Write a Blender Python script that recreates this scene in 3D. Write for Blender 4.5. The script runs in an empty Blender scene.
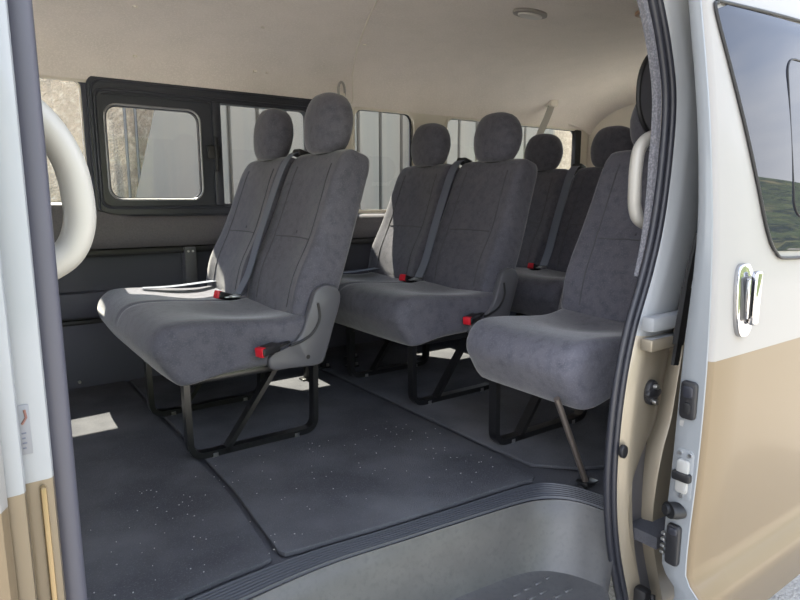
import bpy, bmesh, math, random
from mathutils import Vector, Matrix
from mathutils.geometry import tessellate_polygon
random.seed(4)
sc = bpy.context.scene
COL = sc.collection
R = math.radians

# ------------------------------------------------------------------ camera
cd = bpy.data.cameras.new('camera'); cam = bpy.data.objects.new('camera', cd); COL.objects.link(cam)
yaw, pit = R(35.7), R(9.4)
fwd = Vector((math.sin(yaw)*math.cos(pit), math.cos(yaw)*math.cos(pit), -math.sin(pit)))
cam.location = (0, 0, .78)
cam.rotation_euler = fwd.to_track_quat('-Z', 'Y').to_euler()
cd.sensor_fit = 'HORIZONTAL'; cd.sensor_width = 36; cd.lens = 36*610/800; cd.clip_start = .02
sc.camera = cam
sc.view_settings.view_transform = 'Standard'; sc.view_settings.look = 'None'
sc.view_settings.gamma = 1; sc.view_settings.use_curve_mapping = False
sc.view_settings.exposure = 2.55

# ------------------------------------------------------------------ world
w = bpy.data.worlds.new('world'); sc.world = w; w.use_nodes = True
nt = w.node_tree; nt.nodes.clear()
def N(t, typ, **k):
    n = t.nodes.new(typ)
    for a, b in k.items(): setattr(n, a, b)
    return n
out = N(nt, 'ShaderNodeOutputWorld'); bg = N(nt, 'ShaderNodeBackground'); bg.inputs[1].default_value = 1.0
tc = N(nt, 'ShaderNodeTexCoord'); sx = N(nt, 'ShaderNodeSeparateXYZ'); rp = N(nt, 'ShaderNodeValToRGB')
nt.links.new(tc.outputs['Generated'], sx.inputs[0]); nt.links.new(sx.outputs[2], rp.inputs[0])
e = rp.color_ramp.elements
e[0].position = 0; e[0].color = (.95, .93, .90, 1); e[1].position = .9; e[1].color = (.34, .44, .66, 1)
x_ = e.new(.06); x_.color = (.90, .92, .95, 1); x_ = e.new(.3); x_.color = (.54, .62, .78, 1)
nz = N(nt, 'ShaderNodeTexNoise'); nz.inputs['Scale'].default_value = 2.2; nz.inputs['Detail'].default_value = 6
mp = N(nt, 'ShaderNodeMapping'); mp.inputs['Scale'].default_value = (1, 1, 3)
nt.links.new(tc.outputs['Generated'], mp.inputs[0]); nt.links.new(mp.outputs[0], nz.inputs[0])
cr = N(nt, 'ShaderNodeValToRGB'); cr.color_ramp.elements[0].position = .45; cr.color_ramp.elements[1].position = .75
nt.links.new(nz.outputs[0], cr.inputs[0])
mx = N(nt, 'ShaderNodeMix', data_type='RGBA'); mx.inputs[7].default_value = (1.15, 1.15, 1.15, 1)
nt.links.new(cr.outputs[0], mx.inputs[0]); nt.links.new(rp.outputs[0], mx.inputs[6])
nt.links.new(mx.outputs[2], bg.inputs[0]); nt.links.new(bg.outputs[0], out.inputs[0])

# ------------------------------------------------------------------ sun
ld = bpy.data.lights.new('sun', 'SUN'); ld.energy = 5.0; ld.angle = R(.6); ld.color = (1, .91, .76)
sun = bpy.data.objects.new('sun', ld); COL.objects.link(sun)
sun.rotation_euler = Vector((.05, .54, 1)).to_track_quat('Z', 'Y').to_euler(); sun.location = (0, 6, 8)

# ------------------------------------------------------------------ materials
def mat(name, col, rough=.6, metal=0, spec=.5, coat=0, noise=None, bump=None, sheen=0, aniso=None):
    m = bpy.data.materials.new(name); m.use_nodes = True
    t = m.node_tree; b = t.nodes['Principled BSDF']
    b.inputs['Base Color'].default_value = (*col, 1); b.inputs['Roughness'].default_value = rough
    b.inputs['Metallic'].default_value = metal; b.inputs['Specular IOR Level'].default_value = spec
    if coat: b.inputs['Coat Weight'].default_value = coat; b.inputs['Coat Roughness'].default_value = .10
    if sheen:
        b.inputs['Sheen Weight'].default_value = sheen; b.inputs['Sheen Roughness'].default_value = .4
    tc = N(t, 'ShaderNodeTexCoord')
    def nzz(scale, detail=4, sv=(1, 1, 1)):
        mp = N(t, 'ShaderNodeMapping'); mp.inputs['Scale'].default_value = sv
        n = N(t, 'ShaderNodeTexNoise'); n.inputs['Scale'].default_value = scale; n.inputs['Detail'].default_value = detail
        t.links.new(tc.outputs['Object'], mp.inputs[0]); t.links.new(mp.outputs[0], n.inputs[0]); return n
    last = None
    for (scale, col2, lo, hi, *sv) in (noise or []):
        n = nzz(scale, 5, sv[0] if sv else (1, 1, 1)); r = N(t, 'ShaderNodeMapRange')
        r.inputs[1].default_value = lo; r.inputs[2].default_value = hi
        t.links.new(n.outputs[0], r.inputs[0])
        x = N(t, 'ShaderNodeMix', data_type='RGBA')
        t.links.new(r.outputs[0], x.inputs[0]); x.inputs[7].default_value = (*col2, 1)
        if last: t.links.new(last.outputs[2], x.inputs[6])
        else: x.inputs[6].default_value = (*col, 1)
        last = x
    if last: t.links.new(last.outputs[2], b.inputs['Base Color'])
    if bump:
        n = nzz(bump[0], 6); bp = N(t, 'ShaderNodeBump'); bp.inputs['Strength'].default_value = bump[1]
        bp.inputs['Distance'].default_value = bump[2]
        t.links.new(n.outputs[0], bp.inputs['Height']); t.links.new(bp.outputs[0], b.inputs['Normal'])
    return m
def glass(name, tint, fres=1.45, rough=0.0):
    m = bpy.data.materials.new(name); m.use_nodes = True; t = m.node_tree; t.nodes.clear()
    o = N(t, 'ShaderNodeOutputMaterial'); a = N(t, 'ShaderNodeBsdfTransparent'); a.inputs[0].default_value = (*tint, 1)
    g = N(t, 'ShaderNodeBsdfGlossy'); g.inputs['Roughness'].default_value = rough
    f = N(t, 'ShaderNodeFresnel'); f.inputs[0].default_value = fres; x = N(t, 'ShaderNodeMixShader')
    ge = N(t, 'ShaderNodeNewGeometry'); iv = N(t, 'ShaderNodeMath', operation='SUBTRACT'); iv.inputs[0].default_value = 1
    t.links.new(ge.outputs['Backfacing'], iv.inputs[1]); mu = N(t, 'ShaderNodeMath', operation='MULTIPLY')
    t.links.new(iv.outputs[0], mu.inputs[0]); t.links.new(f.outputs[0], mu.inputs[1])
    t.links.new(mu.outputs[0], x.inputs[0]); t.links.new(a.outputs[0], x.inputs[1]); t.links.new(g.outputs[0], x.inputs[2])
    t.links.new(x.outputs[0], o.inputs[0]); return m
def two_tone(name, top, low, zsplit, rough_lo, metal_lo, coat=1):
    """paint whose colour changes at a fixed height on the body (a masked two-tone respray)"""
    m = mat(name, top, .5, 0, .2, coat); t = m.node_tree; b = t.nodes['Principled BSDF']
    ge = N(t, 'ShaderNodeNewGeometry'); s = N(t, 'ShaderNodeSeparateXYZ'); t.links.new(ge.outputs['Position'], s.inputs[0])
    l = N(t, 'ShaderNodeMath', operation='LESS_THAN'); l.inputs[1].default_value = zsplit
    t.links.new(s.outputs[2], l.inputs[0])
    x = N(t, 'ShaderNodeMix', data_type='RGBA'); x.inputs[6].default_value = (*top, 1); x.inputs[7].default_value = (*low, 1)
    t.links.new(l.outputs[0], x.inputs[0]); t.links.new(x.outputs[2], b.inputs['Base Color'])
    y = N(t, 'ShaderNodeMath', operation='MULTIPLY'); y.inputs[1].default_value = metal_lo
    t.links.new(l.outputs[0], y.inputs[0]); t.links.new(y.outputs[0], b.inputs['Metallic'])
    return m
M = {}
M['liner'] = mat('headliner_cloth', (.76, .69, .63), .95, noise=[(9, (.70, .64, .58), .35, .75), (160, (.82, .75, .69), .45, .7)], bump=(420, .35, .002), sheen=.1)
M['liner_trim'] = mat('beige_plastic', (.72, .66, .57), .6)
M['fabric'] = mat('grey_velour', (.084, .084, .104), .95, spec=.15, noise=[(7, (.108, .106, .126), .35, .72), (38, (.064, .064, .080), .45, .75), (230, (.128, .126, .146), .5, .8)], bump=(300, .3, .002), sheen=.35)
M['fabric_side'] = mat('dark_velour', (.075, .077, .088), .95, spec=.15, noise=[(9, (.10, .10, .115), .35, .72)], bump=(300, .3, .002), sheen=.25)
M['piping'] = mat('seat_piping', (.07, .071, .08), .9)
M['webbing'] = mat('belt_webbing', (.105, .12, .16), .55, bump=(500, .3, .001))
M['cover'] = mat('grey_plastic', (.085, .085, .096), .45, bump=(700, .15, .0005))
M['dplastic'] = mat('dark_plastic', (.012, .012, .014), .5)
M['black'] = mat('black_rubber', (.006, .006, .007), .6)
M['seal'] = mat('seal_rubber', (.018, .019, .026), .45)
M['steel_black'] = mat('black_painted_steel', (.008, .008, .009), .32, spec=.6)
M['steel'] = mat('bright_steel', (.6, .6, .6), .3, 1)
M['rod'] = mat('brownish_steel', (.22, .19, .17), .4, .8)
M['chrome'] = mat('chrome', (.42, .42, .43), .08, 1)
M['red'] = mat('red_button', (.55, .012, .025), .35)
M['carpet'] = mat('black_carpet', (.066, .067, .076), .98, spec=.1, noise=[(5, (.080, .081, .090), .35, .7), (260, (.055, .055, .06), .52, .75)], bump=(380, .8, .004))
M['mat'] = mat('mat_carpet', (.052, .053, .060), .98, spec=.1, noise=[(4, (.088, .089, .097), .4, .68), (300, (.105, .105, .112), .55, .78)], bump=(380, .8, .004))
M['lint'] = mat('lint', (.28, .28, .27), .9)
M['panel'] = mat('dark_blue_grey_panel', (.052, .054, .074), .6, bump=(500, .2, .0006))
M['belt_panel'] = mat('grey_vinyl_panel', (.115, .108, .118), .6, noise=[(160, (.09, .085, .095), .4, .7)], bump=(320, .5, .0015))
M['step'] = mat('step_plastic', (.062, .061, .062), .42, noise=[(14, (.075, .074, .074), .4, .75), (90, (.052, .052, .054), .5, .75)], bump=(400, .25, .001))
M['sill'] = mat('sill_strip_plastic', (.045, .047, .056), .45)
M['wframe'] = mat('window_frame_black', (.030, .033, .044), .4)
M['glass'] = glass('clear_glass', (.93, .95, .94))
M['glass_dark'] = glass('privacy_glass', (.05, .055, .06), 1.75, .01)
M['white'] = two_tone('body_paint', (.235, .227, .216), (.158, .120, .076), .455, .3, .15, .12)
M['white_front'] = two_tone('front_body_paint', (.235, .227, .216), (.158, .120, .076), .505, .3, .15, .12)
M['inner'] = two_tone('inner_body_paint', (.23, .24, .25), (.27, .235, .18), .47, .4, .5, .4)
M['inner_front'] = two_tone('front_inner_paint', (.23, .24, .25), (.15, .122, .085), .505, .4, .5, .4)
M['edge'] = mat('door_edge_paint', (.19, .203, .215), .35, coat=.4)
M['handle'] = mat('cream_plastic', (.34, .325, .295), .38)
M['label'] = mat('white_label', (.28, .28, .27), .6)
M['ink_red'] = mat('red_ink', (.55, .12, .08), .6); M['ink_blue'] = mat('blue_ink', (.12, .16, .4), .6)
M['lens'] = mat('lamp_lens', (.55, .53, .5), .3)
M['trimdark'] = mat('grey_fuzzy_trim', (.11, .11, .125), .95, noise=[(200, (.2, .2, .22), .45, .7)], bump=(300, .8, .003))

# ------------------------------------------------------------------ mesh helpers
class MB:
    def __init__(s): s.v = []; s.f = []; s.mi = []; s.cur = 0
    def add(s, vs, fs):
        o = len(s.v); s.v += [Vector(v) for v in vs]; s.f += [tuple(i+o for i in f) for f in fs]; s.mi += [s.cur]*len(fs); return s
    def bm(s, b):
        b.verts.index_update(); s.add([v.co.copy() for v in b.verts], [[v.index for v in f.verts] for f in b.faces]); b.free(); return s
    def box(s, lo, hi, bev=0, seg=2, mtx=None):
        b = bmesh.new(); bmesh.ops.create_cube(b, size=1)
        c = [(lo[i]+hi[i])/2 for i in range(3)]; d = [abs(hi[i]-lo[i]) for i in range(3)]
        for v in b.verts: v.co = Vector([c[i]+v.co[i]*d[i] for i in range(3)])
        if bev: bmesh.ops.bevel(b, geom=b.edges[:], offset=min(bev, min(d)*.49), segments=seg, affect='EDGES', profile=.5)
        if mtx: bmesh.ops.transform(b, matrix=mtx, verts=b.verts)
        return s.bm(b)
    def sweep(s, path, prof, side, closed=False, caps=True):
        """prof: list of (a, b): a along side, b along tangent x side; side: vector or list of vectors"""
        P = [Vector(p) for p in path]; n = len(P); rings = []
        for i, p in enumerate(P):
            if closed: t = P[(i+1) % n]-P[i-1]
            else: t = P[min(i+1, n-1)]-P[max(i-1, 0)]
            t.normalize(); sd = Vector(side[i] if isinstance(side, list) else side)
            sd = (sd-t*sd.dot(t)); sd.normalize(); nn = t.cross(sd)
            rings.append([p+sd*a+nn*b_ for a, b_ in prof])
        m = len(prof); vs = [v for r in rings for v in r]; fs = []
        for i in range(n if closed else n-1):
            j = (i+1) % n
            for k in range(m):
                l = (k+1) % m; fs.append((i*m+k, i*m+l, j*m+l, j*m+k))
        if not closed and caps: fs += [tuple(range(m))[::-1], tuple((n-1)*m+k for k in range(m))]
        return s.add(vs, fs)
    def tube(s, path, r, seg=10, closed=False, side=None):
        side = side or ((0, 0, 1) if abs((Vector(path[1])-Vector(path[0])).normalized().z) < .8 else (1, 0, 0))
        if not isinstance(side, list):
            # parallel transport
            P = [Vector(p) for p in path]; sides = []; sd = Vector(side)
            for i in range(len(P)):
                t = (P[min(i+1, len(P)-1)]-P[max(i-1, 0)]).normalized(); sd = (sd-t*sd.dot(t)).normalized(); sides.append(sd.copy())
            side = sides
        return s.sweep(path, [(r*math.cos(2*math.pi*k/seg), r*math.sin(2*math.pi*k/seg)) for k in range(seg)], side, closed)
    def cyl(s, a, b, r, seg=16): return s.tube([a, b], r, seg)
    def panel(s, outer, holes, f, thick):
        """flat panel with holes; f(u, v, d) -> 3-D point, d = 0 front, thick = back"""
        loops = [outer]+holes; tri = tessellate_polygon([[Vector((u, v, 0)) for u, v in l] for l in loops])
        pts = [p for l in loops for p in l]; n = len(pts)
        vs = [f(u, v, 0) for u, v in pts]+[f(u, v, thick) for u, v in pts]
        fs = [tuple(t) for t in tri]+[tuple(i+n for i in t[::-1]) for t in tri]
        o = 0
        for l in loops:
            for i in range(len(l)):
                j = (i+1) % len(l); fs.append((o+i, o+j, o+j+n, o+i+n))
            o += len(l)
        return s.add(vs, fs)
    def prism(s, poly, f, thick, bev=0):
        n = len(poly)
        if not bev:
            return s.panel(poly, [], f, thick)
        c = (sum(p[0] for p in poly)/n, sum(p[1] for p in poly)/n)
        def ins(p, k):
            dx, dy = c[0]-p[0], c[1]-p[1]; L = math.hypot(dx, dy) or 1; return (p[0]+dx/L*k, p[1]+dy/L*k)
        layers = [(0, bev), (bev*.3, bev*.3), (bev, 0), (thick-bev, 0), (thick-bev*.3, bev*.3), (thick, bev)]
        vs = []
        for d, k in layers: vs += [f(*ins(p, k), d) for p in poly]
        fs = [tuple(range(n)), tuple(5*n+i for i in range(n))[::-1]]
        for L in range(5):
            for i in range(n):
                j = (i+1) % n; fs.append((L*n+i, L*n+j, (L+1)*n+j, (L+1)*n+i))
        return s.add(vs, fs)
    def grid(s, rows, closed=False):
        m = len(rows[0]); vs = [v for r in rows for v in r]; fs = []
        for i in range(len(rows)-1):
            for k in range(m if closed else m-1):
                l = (k+1) % m; fs.append((i*m+k, i*m+l, (i+1)*m+l, (i+1)*m+k))
        return s.add(vs, fs)
    def build(s, name, m, parent=None, smooth=True, angle=40):
        off = parent_world(parent)
        me = bpy.data.meshes.new(name); me.from_pydata([v-off for v in s.v], [], s.f)
        b = bmesh.new(); b.from_mesh(me); bmesh.ops.remove_doubles(b, verts=b.verts, dist=1e-5)
        bmesh.ops.recalc_face_normals(b, faces=b.faces); b.to_mesh(me); b.free()
        for mm in (m if isinstance(m, list) else [m]): me.materials.append(mm)
        o = bpy.data.objects.new(name, me); COL.objects.link(o)
        if parent: o.parent = parent
        if smooth:
            me.polygons.foreach_set('use_smooth', [True]*len(me.polygons))
            try: me.set_sharp_from_angle(angle=R(angle))
            except Exception: pass
        return o
def parent_world(p):
    v = Vector((0, 0, 0))
    while p: v = v+p.location; p = p.parent
    return v
def thing(name, label, cat, loc, group=None):
    o = bpy.data.objects.new(name, None); COL.objects.link(o); o.location = loc; o.empty_display_size = .05
    o['label'] = label; o['category'] = cat
    if group: o['group'] = group
    return o
def tag(o, label, cat, group=None, kind=None):
    o['label'] = label; o['category'] = cat
    if group: o['group'] = group
    if kind: o['kind'] = kind
    return o
def struct(o, label=None):
    o['kind'] = 'structure'
    if label: o['label'] = label
    return o
def copy_tree(o, parent=None):
    c = o.copy(); COL.objects.link(c); c.parent = parent
    for ch in [x for x in bpy.data.objects if x.parent == o]: copy_tree(ch, c)
    return c
def rrect(x0, x1, z0, z1, r, seg=6):
    p = []
    for cx, cz, a0 in ((x1-r, z1-r, 0), (x0+r, z1-r, 90), (x0+r, z0+r, 180), (x1-r, z0+r, 270)):
        for k in range(seg+1):
            a = R(a0+90*k/seg); p.append((cx+r*math.cos(a), cz+r*math.sin(a)))
    return p
def smooth_path(pts, n=8, closed=False):
    P = [Vector(p) for p in pts]; out = []; L = len(P)
    for i in range(L if closed else L-1):
        if closed: a, b, c, d = P[i-1], P[i], P[(i+1) % L], P[(i+2) % L]
        else: a, b, c, d = P[max(i-1, 0)], P[i], P[i+1], P[min(i+2, L-1)]
        for k in range(n):
            t = k/n; out.append(.5*((2*b)+(c-a)*t+(2*a-5*b+4*c-d)*t*t+(3*b-a-3*c+d)*t**3))
    if not closed: out.append(P[-1].copy())
    return out
def fillet(pts, r, seg=6):
    P = [Vector(p) for p in pts]; out = [P[0]]
    for i in range(1, len(P)-1):
        a = (P[i-1]-P[i]).normalized(); b = (P[i+1]-P[i]).normalized()
        s_, e_ = P[i]+a*r, P[i]+b*r
        for k in range(seg+1):
            t = k/seg; out.append(s_*(1-t)**2+P[i]*2*t*(1-t)+e_*t*t)
    out.append(P[-1]); return out
def interp(tab, z):
    tab = sorted(tab)
    if z <= tab[0][0]: return tab[0][1]
    for (a, va), (b, vb) in zip(tab, tab[1:]):
        if z <= b:
            t = (z-a)/(b-a); return va+(vb-va)*t
    return tab[-1][1]
def sinterp(tab, z):
    tab = sorted(tab); n = len(tab)
    if z <= tab[0][0]: return tab[0][1]
    if z >= tab[-1][0]: return tab[-1][1]
    for i in range(n-1):
        a, va = tab[i]; b, vb = tab[i+1]
        if z <= b:
            def sl(j):
                if j <= 0 or j >= n-1: return 0 if j in (0, n-1) else 0
                return (tab[j+1][1]-tab[j-1][1])/(tab[j+1][0]-tab[j-1][0])
            h = b-a; t = (z-a)/h
            m0 = sl(i) if i > 0 else (vb-va)/h; m1 = sl(i+1) if i+1 < n-1 else (vb-va)/h
            return (2*t**3-3*t*t+1)*va+(t**3-2*t*t+t)*h*m0+(-2*t**3+3*t*t)*vb+(t**3-t*t)*h*m1

WY = 2.78            # inner face of the far side wall
XF, XR = -1.6, 3.62  # front and rear ends of the shell

# ================================================================== GROUND AND SURROUNDINGS
gm = mat('asphalt', (.40, .38, .35), .9, noise=[(3, (.46, .435, .40), .4, .7), (60, (.28, .27, .255), .5, .7)], bump=(90, .8, .02))
m = MB(); m.grid([[(x, y, -.62) for x in (-30, -5, 5, 60)] for y in (-9, -3, 3, 30)])
struct(m.build('ground', gm), 'pale grey asphalt yard under and around the van')
# grass bank seen mirrored in the sliding door glass
hm = mat('bank_grass', (.075, .11, .035), .95, noise=[(.35, (.015, .03, .010), .4, .6, (1, 1, 4)), (1.3, (.17, .19, .07), .5, .75, (.6, .6, 5)), (.12, (.30, .27, .14), .56, .7)], bump=(2, 1, .6))
rows = []
for j in range(28):
    y = -9-j*1.7; rows.append([(-10+i*2.4, y, -.66+max(0, j*.78)+(.10*j/6)*math.sin(i*.7+j*.4)*math.cos(i*.23)) for i in range(46)])
m = MB(); m.grid(rows); bank = m.build('grass_bank', hm)
tag(bank, 'green grassy bank reflected in the dark door window', 'grass', kind='stuff')
# walls standing beyond the far side of the van
cw = mat('stained_concrete', (.38, .305, .225), .95, noise=[(5, (.27, .22, .165), .35, .65), (26, (.46, .39, .30), .48, .7), (3.4, (.13, .12, .11), .60, .72, (3.5, 1, .12))], bump=(60, .7, .02))
m = MB(); m.box((-6, 4.75, -.62), (14, 4.95, 2.5)); o = m.build('concrete_wall', cw)
tag(o, 'stained beige concrete wall seen through the leftmost windows', 'wall')
rib = mat('grey_cladding', (.150, .134, .114), .6, noise=[(2.2, (.122, .118, .104), .4, .7, (6, 1, .3))])
def ribbed(x0, x1, slant, name, label):
    z0, z1 = -.62, 2.5; q = MB(); rows = [[], []]; x = x0
    prof = [(0, 0), (.185, 0), (.19, .04), (.21, .04), (.22, 0)]
    xs = []
    while x < x1:
        for dx, dy in prof[:-1]: xs.append((x+dx, dy))
        x += .22
    for zi, z in ((0, z0), (1, z1)):
        rows[zi] = [(xx-slant*(z-z0)*max(0, 1-(xx-x0)/.9) if 0 else xx, 4.42+dy, z) for xx, dy in xs]
    q.grid(rows); q.grid([[(p[0], p[1]+.06, p[2]) for p in r] for r in rows])
    # slanted leading sheet
    a = rows[0][0]; b = rows[1][0]
    q.panel([(a[0], z0), (b[0], z1), (b[0]+slant*(z1-z0)*.0, z1), (a[0]-slant*(z1-z0), z0)], [], lambda u, v, d: (u, 4.42+d, v), .02)
    o = q.build(name, rib, smooth=False); tag(o, label, 'wall'); return o
ribbed(1.45, 5.1, .27, 'metal_fence', 'grey ribbed metal fence with a slanted end seen through the far windows')
q = MB()
for px_, w_ in ((1.62, .03), (1.74, .03)): q.box((px_, 4.70, -.62), (px_+w_, 4.74, 2.5), .005)
pm = mat('fence_post_grey', (.10, .10, .10), .7)
for i, px_ in enumerate((1.0, 1.07)):
    q = MB(); q.box((px_, 4.66, -.62), (px_+.015, 4.70, 2.5), .008)
    tag(q.build('fence_post', pm), ['left one of the two dark slim posts before the stained concrete wall', 'right one of the two dark slim posts before the stained concrete wall'][i], 'post', 'slim posts by the concrete wall')
q = MB(); q.box((3.30, 4.30, -.62), (3.42, 4.40, 2.5), .01)
tag(q.build('fence_post', mat('cream_post', (.55, .49, .43), .7)), 'cream post in front of the grey ribbed fence', 'post')

# ================================================================== VAN SHELL
# floor
m = MB(); m.grid([[(x, y, 0) for x in (XF, 0.0)] for y in (.70, WY+.02)])
# floor has the step well cut out of it near the door
RIM = [(-.02, .82), (.06, .92), (.16, .99), (.29, 1.035), (.42, 1.052), (.58, 1.060), (.775, 1.042), (.973, 1.023), (1.10, 1.008), (1.165, .990), (1.215, .955), (1.243, .902), (1.256, .82)]
MAT = [(-.12, .96), (-.04, 1.03), (.08, 1.085), (.24, 1.115), (.40, 1.132), (.57, 1.132), (.75, 1.112), (.94, 1.095), (1.12, 1.082), (1.24, 1.062), (1.295, 1.0), (1.318, .918), (1.33, .84)]
BOT = [(.02, .70), (.08, .84), (.18, .92), (.30, .965), (.44, .985), (.60, .995), (.78, .995), (.95, .982), (1.06, .968), (1.12, .945), (1.160, .905), (1.185, .85), (1.185, .79), (1.08, .70)]
def sp(tab, n=8): return [(v.x, v.y) for v in smooth_path([(a, b, 0) for a, b in tab], n)]
rim, mt_, bot = sp(RIM), sp(MAT), sp(BOT)
m = MB()
outer = [(XF, .72), (-.06, .72)]+[(p[0], p[1]) for p in rim]+[(1.26, .72), (XR, .72), (XR, WY+.02), (XF, WY+.02)]
m.panel(outer, [], lambda u, v, d: (u, v, -.004-d), .03)
struct(m.build('floor', M['carpet'], smooth=False), 'black carpeted van floor')
# step well: ribbed sill strip, lip, riser and tread
m = MB()
rows = []
def lerp2(a, b, t): return (a[0]+(b[0]-a[0])*t, a[1]+(b[1]-a[1])*t)
nr = 7
for k in range(nr*4+1):
    t = k/(nr*4); ph = k % 4
    h = .002+(.006 if ph in (1, 2) else 0)
    if k in (0, nr*4): h = .003
    rows.append([(*lerp2(a, b, .04+.86*t), h) for a, b in zip(mt_, rim)])
m.grid(rows); struct(m.build('trim_1', M['sill']), 'ribbed grey sill strip curving along the step')
m = MB(); rows = []
for t, z in ((-.10, .003), (-.03, .004), (0.0, -.001), (.12, -.012), (.30, -.04), (.55, -.085), (.85, -.135), (1.0, -.155)):
    rows.append([(*lerp2(a, b, t), z) for a, b in zip(rim, bot)])
rows.append([(a[0]*.96+.03, a[1]-.02, -.162) for a in bot]); rows.append([(max(.05, min(1.06, a[0])), .66, -.163) for a in bot])
m.grid(rows); st = struct(m.build('trim_2', M['step']), 'grey plastic step well below the door opening')
m = MB()   # raised tread dashes
for i in range(26):
    for j in range(8):
        x = .18+i*.038+(j % 2)*.019; y = .70+j*.031
        if y < sinterp([(a, b-.05) for a, b in bot[8:]], x) and x < 1.12:
            m.box((x, y, -.164), (x+.024, y+.009, -.1585), .002, 1, None)
m.build('tread_pattern', M['step'], st)
# outer rocker below step
m = MB(); m.box((-.02, .62, -.27), (1.06, .70, -.165), .012); struct(m.build('trim_3', M['white']), 'painted rocker under the step')

# mats
def floor_mat(poly, label, h=.012):
    q = MB(); q.prism(poly, lambda u, v, d: (u, v, .0+h-d), h, .004)
    return tag(q.build('floor_mat', M['mat'], smooth=True, angle=30), label, 'mat')
me_ = [p for p in mt_]
floor_mat([(-1.2, 2.74), (-1.2, 1.0), (-.3, 1.0)]+[(a, b+.010) for a, b in me_ if -.1 < a < .470]+[(.483, 1.150), (.488, 1.17), (.512, 1.45), (.515, 1.9), (.515, 2.74)],
          'black carpet mat at the front left below the first seat row')
floor_mat([(.535, 2.74), (.535, 1.9), (.532, 1.5), (.507, 1.165), (.514, 1.150)]+[(a, b+.010) for a, b in me_ if .53 < a < 1.235]+[(1.250, 1.09), (1.27, 1.30), (1.275, 2.0), (1.275, 2.74)],
          'black carpet mat in the middle between the step and the seats')
floor_mat([(1.295, 2.74), (1.295, 1.30), (1.30, 1.15), (1.40, 1.05), (1.6, .95), (XR-.05, .95), (XR-.05, 2.74)],
          'black carpet mat under the rear seat rows')
# lint specks on the mats
q = MB()
for i in range(170):
    x = random.uniform(-.05, 1.25); y = random.uniform(1.16, 1.68)
    s_ = random.uniform(.0005, .0012); a = random.uniform(0, 3)
    q.box((x-s_*random.uniform(1, 2), y-s_, .012), (x+s_, y+s_, .0135), 0, 1)
tag(q.build('lint', M['lint'], smooth=False), 'pale lint specks scattered over the black floor mats', 'lint', kind='stuff')

# ---- far side wall
wf = lambda off: (lambda u, v, d: (u, WY+off+d, v))
holes = [rrect(-.75, .445, .765, 1.245, .03), rrect(.485, 1.44, .735, 1.235, .03), rrect(1.68, 2.095, .71, 1.245, .05), rrect(2.30, 3.50, .71, 1.245, .05)]
m = MB(); m.panel([(XF, -.02), (XR, -.02), (XR, 1.30), (XF, 1.30)], holes, wf(0), .05)
wallr = struct(m.build('wall_right', M['panel'], smooth=False), 'far side wall of the van')
# lower relief, built as mouldings
m = MB(); m.sweep([(XF, WY, 0), (3.6, WY, 0)], [(0, .0), (.0, .012), (.275, .018), (.285, .01), (.285, 0)], (0, 0, 1))
m.build('lower_panel', M['panel'], wallr)
def mould(name, z0, z1, dep, mt, x0=XF, x1=3.6, r=.012):
    q = MB(); pr = []
    for (z, d) in ((z0, 0), (z0+r*.3, dep-r*.3*.9), (z0+r, dep), ((z0+z1)/2, dep*1.06), (z1-r, dep), (z1-r*.3, dep-r*.27), (z1, 0)): pr.append((z, d))
    q.sweep([(x0, WY+.001, 0), (x1, WY+.001, 0)], pr, (0, 0, 1)); return q.build(name, mt, wallr)
mould('armrest_rail', .30, .405, .05, M['panel'])
mould('ledge', .545, .575, .04, M['dplastic'], r=.006)
mould('trim_line', .268, .288, .022, M['dplastic'], r=.004)
# vinyl belt panel that rises towards the cab
m = MB(); rows = []
for i in range(60):
    x = XF+(3.6-XF)*i/59; top = sinterp([(-1.6, .765), (.30, .765), (.40, .76), (.50, .728), (.62, .712), (3.6, .70)], x)
    rows.append([(x, WY-.0, .575), (x, WY-.035, .578), (x, WY-.052, .60), (x, WY-.055, .64), (x, WY-.05, .68), (x, WY-.035, top-.008), (x, WY-.015, top), (x, WY+.01, top+.002)])
m.grid(rows); m.build('belt_panel', M['belt_panel'], wallr)
# pillar trims in headliner beige between and around the rear windows
m = MB(); m.panel([(1.48, .70), (XR, .70), (XR, 1.30), (1.48, 1.30)], [rrect(1.70, 2.08, .722, 1.235, .05), rrect(2.32, 3.49, .722, 1.235, .05)], lambda u, v, d: (u, WY-.012+d, v), .011)
m.build('pillar_trim', M['liner_trim'], wallr)
m = MB(); m.panel([(XF, 1.235), (1.48, 1.235), (1.48, 1.30), (XF, 1.30)], [], lambda u, v, d: (u, WY-.008+d, v), .007)
m.build('header_trim', M['liner_trim'], wallr, smooth=False)
# bracket strut on the wall with two screws
m = MB(); m.box((.795, WY-.055, .40), (.845, WY+.004, .572), .004); br = m.build('bracket', M['cover'], wallr)
for z in (.553,):
    for x in (.810, .830):
        q = MB(); q.cyl((x, WY-.0575, z), (x, WY-.053, z), .005, 12); q.build('screw', M['steel'], br)
m = MB(); m.box((.47, WY-.026, .262), (.55, WY-.004, .296), .006); lt = m.build('floor_lever', M['dplastic'], wallr)
m = MB(); m.tube(smooth_path([(.485, WY-.03, .28), (.51, WY-.034, .288), (.535, WY-.03, .276)], 5), .004, 8); m.build('lever_knob', M['steel'], lt)
q = MB(); q.cyl((.345, WY-.025, .03), (.345, WY-.012, .03), .006, 12); q.build('screw', M['steel'], wallr)

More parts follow.
